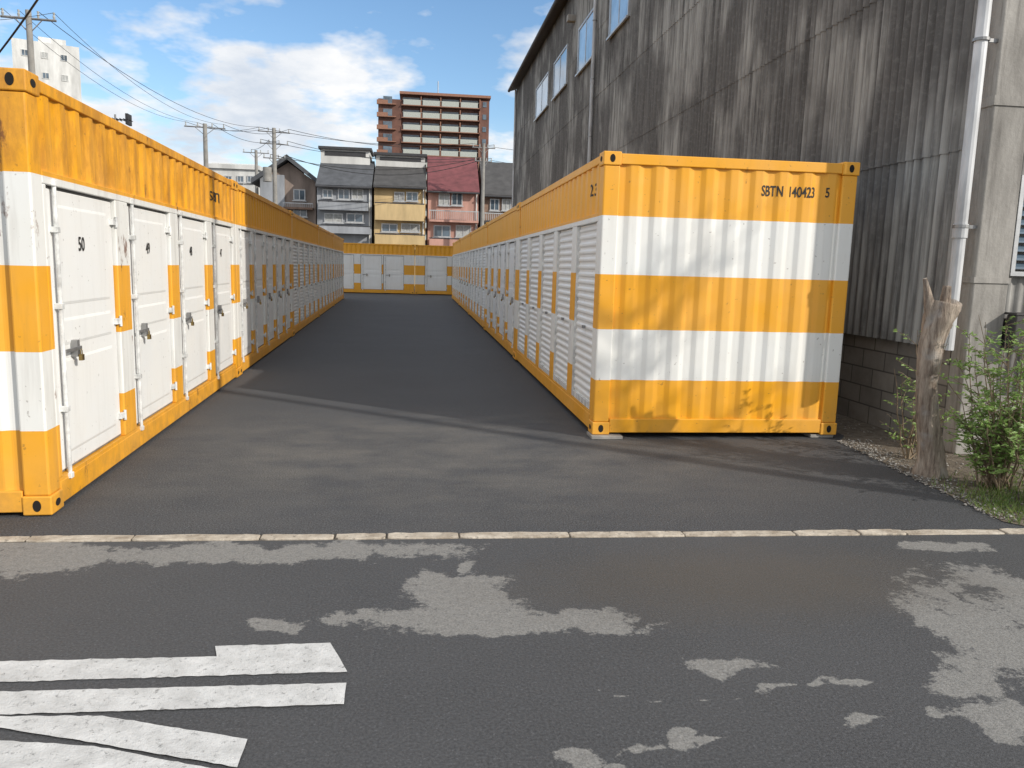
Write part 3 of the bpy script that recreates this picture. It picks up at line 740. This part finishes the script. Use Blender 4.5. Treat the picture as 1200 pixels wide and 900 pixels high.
root = empty('gabled_house', (xm, Y2, 0))
w = MB(); w.prism([(x0-xm, 0), (x1-xm, 0), (x1-xm, ze), (0, zr-.15), (x0-xm, ze)], 'y', 0, 8); w.build('wall', WGB, root)
r = MB(); sl1 = (zr-ze)/(0-(x0-xm)); sl2 = (zr-ze)/(x1-xm)
r.prism([(x0-xm-.5, ze-.5*sl1), (0, zr), (x1-xm+.5, ze-.5*sl2), (x1-xm+.5, ze-.5*sl2+.35), (0, zr+.35), (x0-xm-.5, ze-.5*sl1+.35)], 'y', -.8, 8.5); r.build('roof', R1, root)
fx = lambda R_: (R_[0]-xm, R_[1]-xm, R_[2], R_[3])
for a in ((344,222,358,235),(344,243,360,254)): window(root, fx(rectY(*a, Y2)), 0)
balcony(root, fx(rectY(334, 238, 368, 246, Y2)), 0, WB, .8, True)
w = MB(); a = fx(rectY(306, 205, 334, 262, Y2)); w.box(a[0], a[1], -.25, -.01, 0, a[3]); w.build('front_panel', WG, root)
tag(root, 'gabled house with grey roof left of the terraced houses', 'house')
Y3 = 70.0
def block(name, label, rect, Y, dep, mat, wins, cap=True, cat='building'):
    x0, x1, z0, z1 = rectY(*rect, Y); root = empty(name, ((x0+x1)/2, Y, 0)); ox = (x0+x1)/2
    w = MB(); w.box(x0-ox, x1-ox, 0, dep, 0, z1); w.build('wall', mat, root)
    if cap: w = MB(); w.box(x0-ox-.2, x1-ox+.2, -.2, dep+.2, z1, z1+.35); w.build('parapet', mat, root)
    for a in wins:
        r = rectY(*a, Y); window(root, (r[0]-ox, r[1]-ox, r[2], r[3]), 0)
    tag(root, label, cat); return root, ox
r_, ox = block('white_building', 'low white building with roof railing left of the gabled house', (245,198,302,225), Y3, 10, WW, [(250,206,258,214),(264,206,272,214),(278,206,286,214),(290,206,298,214)])
x0, x1, z0, z1 = rectY(247, 191, 300, 198, Y3); g = MB(); g.box(x0-ox, x1-ox, .3, .36, z1-.06, z1)
for i in range(14): xx = x0-ox+(x1-x0)*i/13; g.box(xx-.03, xx+.03, .3, .36, z0, z1-.06)
g.build('roof_railing', WW, r_)
TW = empty('white_tower_block', (0, 0, 0)); YT = 130.0
a, b, z0, z1 = rectY(18, 50, 94, 140, YT); ox = (a+b)/2; TW.location = (ox, YT, 0); TW.rotation_euler = (0, 0, math.radians(24))
hw = (b-a)/2
w = MB(); w.box(-hw*.95, hw*.95, 0, 14, 0, z1); w.build('wall', WW, TW)
w = MB(); w.box(-hw*.2, hw*.6, 3, 9, z1, z1+1.4); w.build('roof_house', WW, TW)
for fl in range(5):
    zt = z1-1.4-fl*2.9
    for k in range(3): window(TW, (-hw*.7+k*hw*.55, -hw*.7+k*hw*.55+.9, zt-.9, zt), 0, frame=WW, sill=False, pane=(CUR if (fl+k) % 2 else None))
tag(TW, 'white tower block at the top left, behind the near container', 'building')
YA = 200.0
APT = simple('red_brown_tile', (.17, .08, .058), .75, 0, .3, .5); APL = simple('tower_trim', (.32, .16, .105), .7); RAIL = simple('tower_rail', (.46, .49, .45), .6)
x0, x1, _, zt = rectY(443, 112, 573, 190, YA); ox = (x0+x1)/2; AP = empty('apartment_tower', (ox, YA, 0)); hw = (x1-x0)/2
xs = onY(470, 150, YA).x-ox; xe = onY(562, 150, YA).x-ox
w = MB(); w.box(-hw, xs, .6, 14, 0, zt-1.2); w.box(xs, xe, 1.6, 14, 0, zt); w.box(xe, hw, .2, 14, 0, zt-.6); w.build('wall', APT, AP)
w = MB(); w.box(xs-.4, hw+.3, -.3, 14.3, zt, zt+.6); w.build('parapet', APL, AP)
fh = 2.93
for fl in range(15):
    zf = zt-.1-fl*fh
    if zf < 4: break
    b = MB(); b.box(xs+.1, xe-.1, 0, 1.595, zf-2.5, zf-2.3); o = b.build('balcony', APL, AP)
    r = MB()
    for k in range(4):
        a_ = xs+.3+(xe-xs-.6)*k/4; r.box(a_+.25, a_+(xe-xs-.6)/4-.25, 0, .08, zf-2.3, zf-1.15)
    r.box(xs+.3, xe-.3, .02, .06, zf-1.149, zf-1.08)
    r.build('railing', RAIL, o)
    b = MB(); b.box(-hw-.3, xs-1.2, -.3, .59, zf-2.5, zf-2.3); b.box(-hw-.3, xs-3.2, -.3, -.22, zf-2.3, zf-1.5); b.build('balcony', APL, AP)
    for k in range(4):
        cx = xs+(xe-xs)*(k+.5)/4; p = MB(); p.box(cx-2.0, cx+2.0, 1.5, 1.58, zf-2.2, zf-.35); p.build('window', M['glass'], AP)
        if fl < 8: d = MB(); d.box(cx+(xe-xs)/8-.12, cx+(xe-xs)/8+.12, .15, 1.49, zf-2.2, zf-.05); d.build('partition', APL, AP)
    p = MB(); p.box(-hw+1.2, xs-2.2, .5, .58, zf-2.2, zf-.5); p.build('window', M['glass'], AP)
    p = MB(); p.box(xe+.7, hw-.7, .1, .18, zf-2, zf-.8); p.build('window', M['glass'], AP)
w = MB(); w.tube([(1, 5, zt), (1, 5, zt+4.5)], .12, 6); w.build('mast', M['steel'], AP)
tag(AP, 'tall red brown apartment tower with rows of pale balconies behind the houses', 'building')
block('distant_building', 'pale distant building seen between the gabled house and the white building', (285,212,312,230), 85, 10, WW, [(290,216,296,221),(300,216,306,221)])
# ---------------------------------------------------------------- utility poles and wires
def pole(u, v, Y, r, arms, label, tf=False):
    p = onY(u, v, Y); root = empty('utility_pole', (p.x, Y, 0)); zt = p.z
    m = MB(); m.tube([(0, 0, 0), (0, 0, zt)], [r*1.25, r*.8], 14); m.build('post', M['pole'], root, smooth=False)
    ends = []
    for (dz, w, az) in arms:
        c, s = math.cos(az), math.sin(az); m = MB(); z = zt-dz
        m.tube([(-w*c, -w*s, z), (w*c, w*s, z)], .04, 6)
        m.tube([(-w*.5*c, -w*.5*s, z), (0, 0, z-.45)], .018, 5); m.tube([(w*.5*c, w*.5*s, z), (0, 0, z-.45)], .018, 5)
        a = m.build('crossarm', M['steel'], root)
        for q in (-.92, -.35, .35, .92):
            i = MB(); i.tube([(q*w*c, q*w*s, z+.03), (q*w*c, q*w*s, z+.12), (q*w*c, q*w*s, z+.16), (q*w*c, q*w*s, z+.24)], [.025, .045, .025, .04], 8); i.build('insulator', CUR, a)
            ends.append(Vector((p.x+q*w*c, Y+q*w*s, z+.24)))
    if tf:
        m = MB(); m.tube([(-.45, -.1, zt-3.4), (-.45, -.1, zt-2.5)], .28, 14); m.box(-.5, .1, -.1, .0, zt-3.2, zt-3.1); m.build('transformer', M['pole'], root)
    tag(root, label, 'utility pole'); return ends, zt
P3, _ = pole(33, 12, 28, .11, [(.25, .8, .1)], 'grey utility pole at the top left, in front of the white tower block')
P2, _ = pole(240, 145, 48, .14, [(.2, 1.1, .15)], 'utility pole with one crossarm rising behind the left row')
P1, _ = pole(321, 150, 54, .15, [(.25, 1.0, .2), (1.0, .9, .2), (1.9, .7, .2)], 'utility pole with three crossarms and a transformer in front of the gabled house', tf=True)
P4, _ = pole(567, 168, 55.5, .13, [(.3, .8, .1), (1.2, .6, .1)], 'utility pole between the pink and brown houses', tf=False)
P5, _ = pole(300, 176, 66, .14, [(.2, 1.0, .1)], 'short distant utility pole left of the gabled house')
def wire(a, b, sag, r=.008):
    m = MB(); a = Vector(a); b = Vector(b); n = 18; pts = [a.lerp(b, i/n)-Vector((0, 0, sag*4*(i/n)*(1-i/n))) for i in range(n+1)]
    m.tube(pts, r, 5); o = m.build('overhead_wire', M['cable'], smooth=True)
    tag(o, 'thin dark overhead cable strung between the utility poles', 'cable', 'overhead cables')
far = [onY(700, 175+i*9, 70) for i in range(4)]
wire(P3[0], P2[0], .7); wire(P3[1], P2[1], .7); wire(P3[3], P2[3], .8); wire(P3[2], P1[0], .9, .011)
wire(P2[0], P1[0], .35, .013); wire(P2[1], P1[1], .35, .013); wire(P2[3], P1[3], .4, .013); wire(P2[2], P1[6], .5, .013)
wire(P1[0], P4[0], .5, .016); wire(P1[3], P4[3], .6, .016); wire(P1[4], P4[4], .6, .016); wire(P1[7], P4[7], .7, .016); wire(P1[9], P4[5], .9, .02); wire(P1[11], P4[6], 1.2, .022)
wire(P5[1], P1[5], .2, .015); wire(P4[0], far[0], .4, .015); wire(P4[4], far[2], .4, .015)
wire(P3[0], onY(-200, 60, 24), .3); wire(onY(-30, 96, 12), onY(70, -40, 9), .05, .012)
wire(P3[3], onY(-220, 10, 24), .3)
p = onY(135, 138, 26); an = empty('tv_antenna', (p.x, 26, 0)); m = MB(); m.tube([(0, 0, 0), (0, 0, p.z+.1)], .03, 8); m.build('mast', M['steel'], an)
m = MB()
m.tube([(-.45, 0, p.z-.05), (.45, 0, p.z-.05)], .02, 6)
for i in range(9): x = -.42+i*.105; m.tube([(x, -.25, p.z-.05), (x, .25, p.z-.05)], .012, 5)
m.box(.35, .42, -.18, .18, p.z-.2, p.z+.12); m.build('aerial', M['cable'], an); tag(an, 'dark television aerial poking above the near left container', 'antenna')
DS = Vector((.80, -.60, 0)); q = Vector((3.8, 5.1, 0))+DS*5.2
up = empty('utility_pole', (q.x, q.y, 0)); m = MB(); m.tube([(0, 0, 0), (0, 0, 11)], [.10, .07], 16); m.build('post', M['pole'], up)
m = MB(); m.tube([(-.9, 0, 10.4), (.9, 0, 10.4)], .05, 6); m.build('crossarm', M['steel'], up)
tag(up, 'concrete utility pole by the road whose long shadow crosses the yard entrance', 'utility pole')
tr = empty('street_tree', (9.3, 1.55, 0)); rnd = random.Random(21); st = MB()
st.tube([(0, 0, 0), (.05, .02, 1.6), (-.03, .05, 3.2), (.05, 0, 4.6), (0, .05, 6.2)], [.07, .05, .04, .03, .015], 10); st.build('trunk', M['bark'], tr, smooth=True)
cr = MB(); lv = MB()
for i in range(24):
    z0 = rnd.uniform(3.6, 6.2); az = rnd.uniform(0, 6.28); ln = rnd.uniform(.6, 1.5)*(1.1-(z0-2.6)/6); d = Vector((math.cos(az), math.sin(az), rnd.uniform(.4, 1.1))).normalized()
    p0 = Vector((0, .03, z0)); p1 = p0+d*ln*.5; p2 = p1+(d+Vector((rnd.gauss(0, .25), rnd.gauss(0, .25), .2)))*ln*.5
    cr.tube([p0, p1, p2], [.024, .014, .006], 6)
    for k in range(5):
        a0 = p0.lerp(p2, rnd.uniform(.35, 1)); d2 = (d+Vector((rnd.gauss(0, .7), rnd.gauss(0, .7), rnd.gauss(.2, .4)))).normalized(); a1 = a0+d2*rnd.uniform(.2, .55)
        cr.tube([a0, a1], [.007, .003], 4)
        for m_ in range(2): leaf(lv, a0.lerp(a1, rnd.random()), Vector((rnd.gauss(0, 1), rnd.gauss(0, 1), rnd.gauss(0, .6))), Vector((rnd.gauss(0, .6), rnd.gauss(0, .6), 1)), .07, .035)
cr.build('branches', M['bark'], tr, fixn=False); lv.build('crown', M['leaf'], tr, fixn=False)
tag(tr, 'thin young roadside tree with sparse leaves, casting branch shadows on the container end', 'tree')
# ---------------------------------------------------------------- light
EL = math.radians(28.5); D = Vector((.80*math.cos(EL), -.60*math.cos(EL), math.sin(EL)))
sl = bpy.data.lights.new('sun', 'SUN'); sl.energy = 3.7; sl.angle = math.radians(.7); sl.color = (1, .94, .85)
so = bpy.data.objects.new('sun', sl); COL.objects.link(so); so.rotation_euler = D.to_track_quat('Z', 'Y').to_euler()
wd = bpy.data.worlds.new('World'); scn.world = wd; wd.use_nodes = True; nt = wd.node_tree; bg = nt.nodes['Background']; bg.inputs[1].default_value = .15
class WT(NT):
    def __init__(s): s.t = nt; s.n = nt.nodes
w = WT()
sky = w.nd('ShaderNodeTexSky', sky_type='NISHITA'); sky.sun_disc = False; sky.sun_elevation = EL; sky.sun_rotation = math.atan2(.80, -.60); sky.ozone_density = 2.0; sky.dust_density = .4
hs = w.nd('ShaderNodeHueSaturation'); hs.inputs['Saturation'].default_value = 1.12; hs.inputs['Value'].default_value = 1.12; w.lk(sky.outputs[0], hs.inputs['Color'])
dirv = w.nd('ShaderNodeTexCoord').outputs['Generated']; s3 = w.nd('ShaderNodeSeparateXYZ'); w.lk(dirv, s3.inputs[0])
zz = w.math('ADD', w.math('MAXIMUM', s3.outputs[2], 0.0), .26)
cb = w.nd('ShaderNodeCombineXYZ'); w.lk(w.math('DIVIDE', s3.outputs[0], zz), cb.inputs[0]); w.lk(w.math('DIVIDE', s3.outputs[1], zz), cb.inputs[1])
cb.inputs[2].default_value = 5.1
n1 = w.noise(cb.outputs[0], 1.5, 7, .55); n2 = w.noise(cb.outputs[0], 6.0, 4, .6)
cm = w.math('ADD', n1, w.math('MULTIPLY', w.math('SUBTRACT', n2, .5), .18))
# unseen extra cloud overhead and behind the viewer, added to lift the fill light
fill_cloud = w.math('MULTIPLY', w.ramp(w.math('SUBTRACT', s3.outputs[2], w.math('MULTIPLY', s3.outputs[1], .6)), .05, .65), .13)
cov = w.ramp(w.math('ADD', cm, fill_cloud), .415, .52)
low = w.ramp(s3.outputs[2], .18, .02)
cov = w.math('MAXIMUM', cov, w.math('MULTIPLY', low, .5))
shade = w.ramp(w.noise(cb.outputs[0], 3.4, 6, .6), .35, .62)
cc = w.mix(shade, (4.6, 5.0, 5.6), (6.9, 6.85, 6.8))
w.lk(w.mix(w.math('MULTIPLY', cov, .95), hs.outputs[0], cc), bg.inputs[0])
scn.view_settings.view_transform = 'Standard'; scn.view_settings.look = 'None'; scn.view_settings.exposure = 0
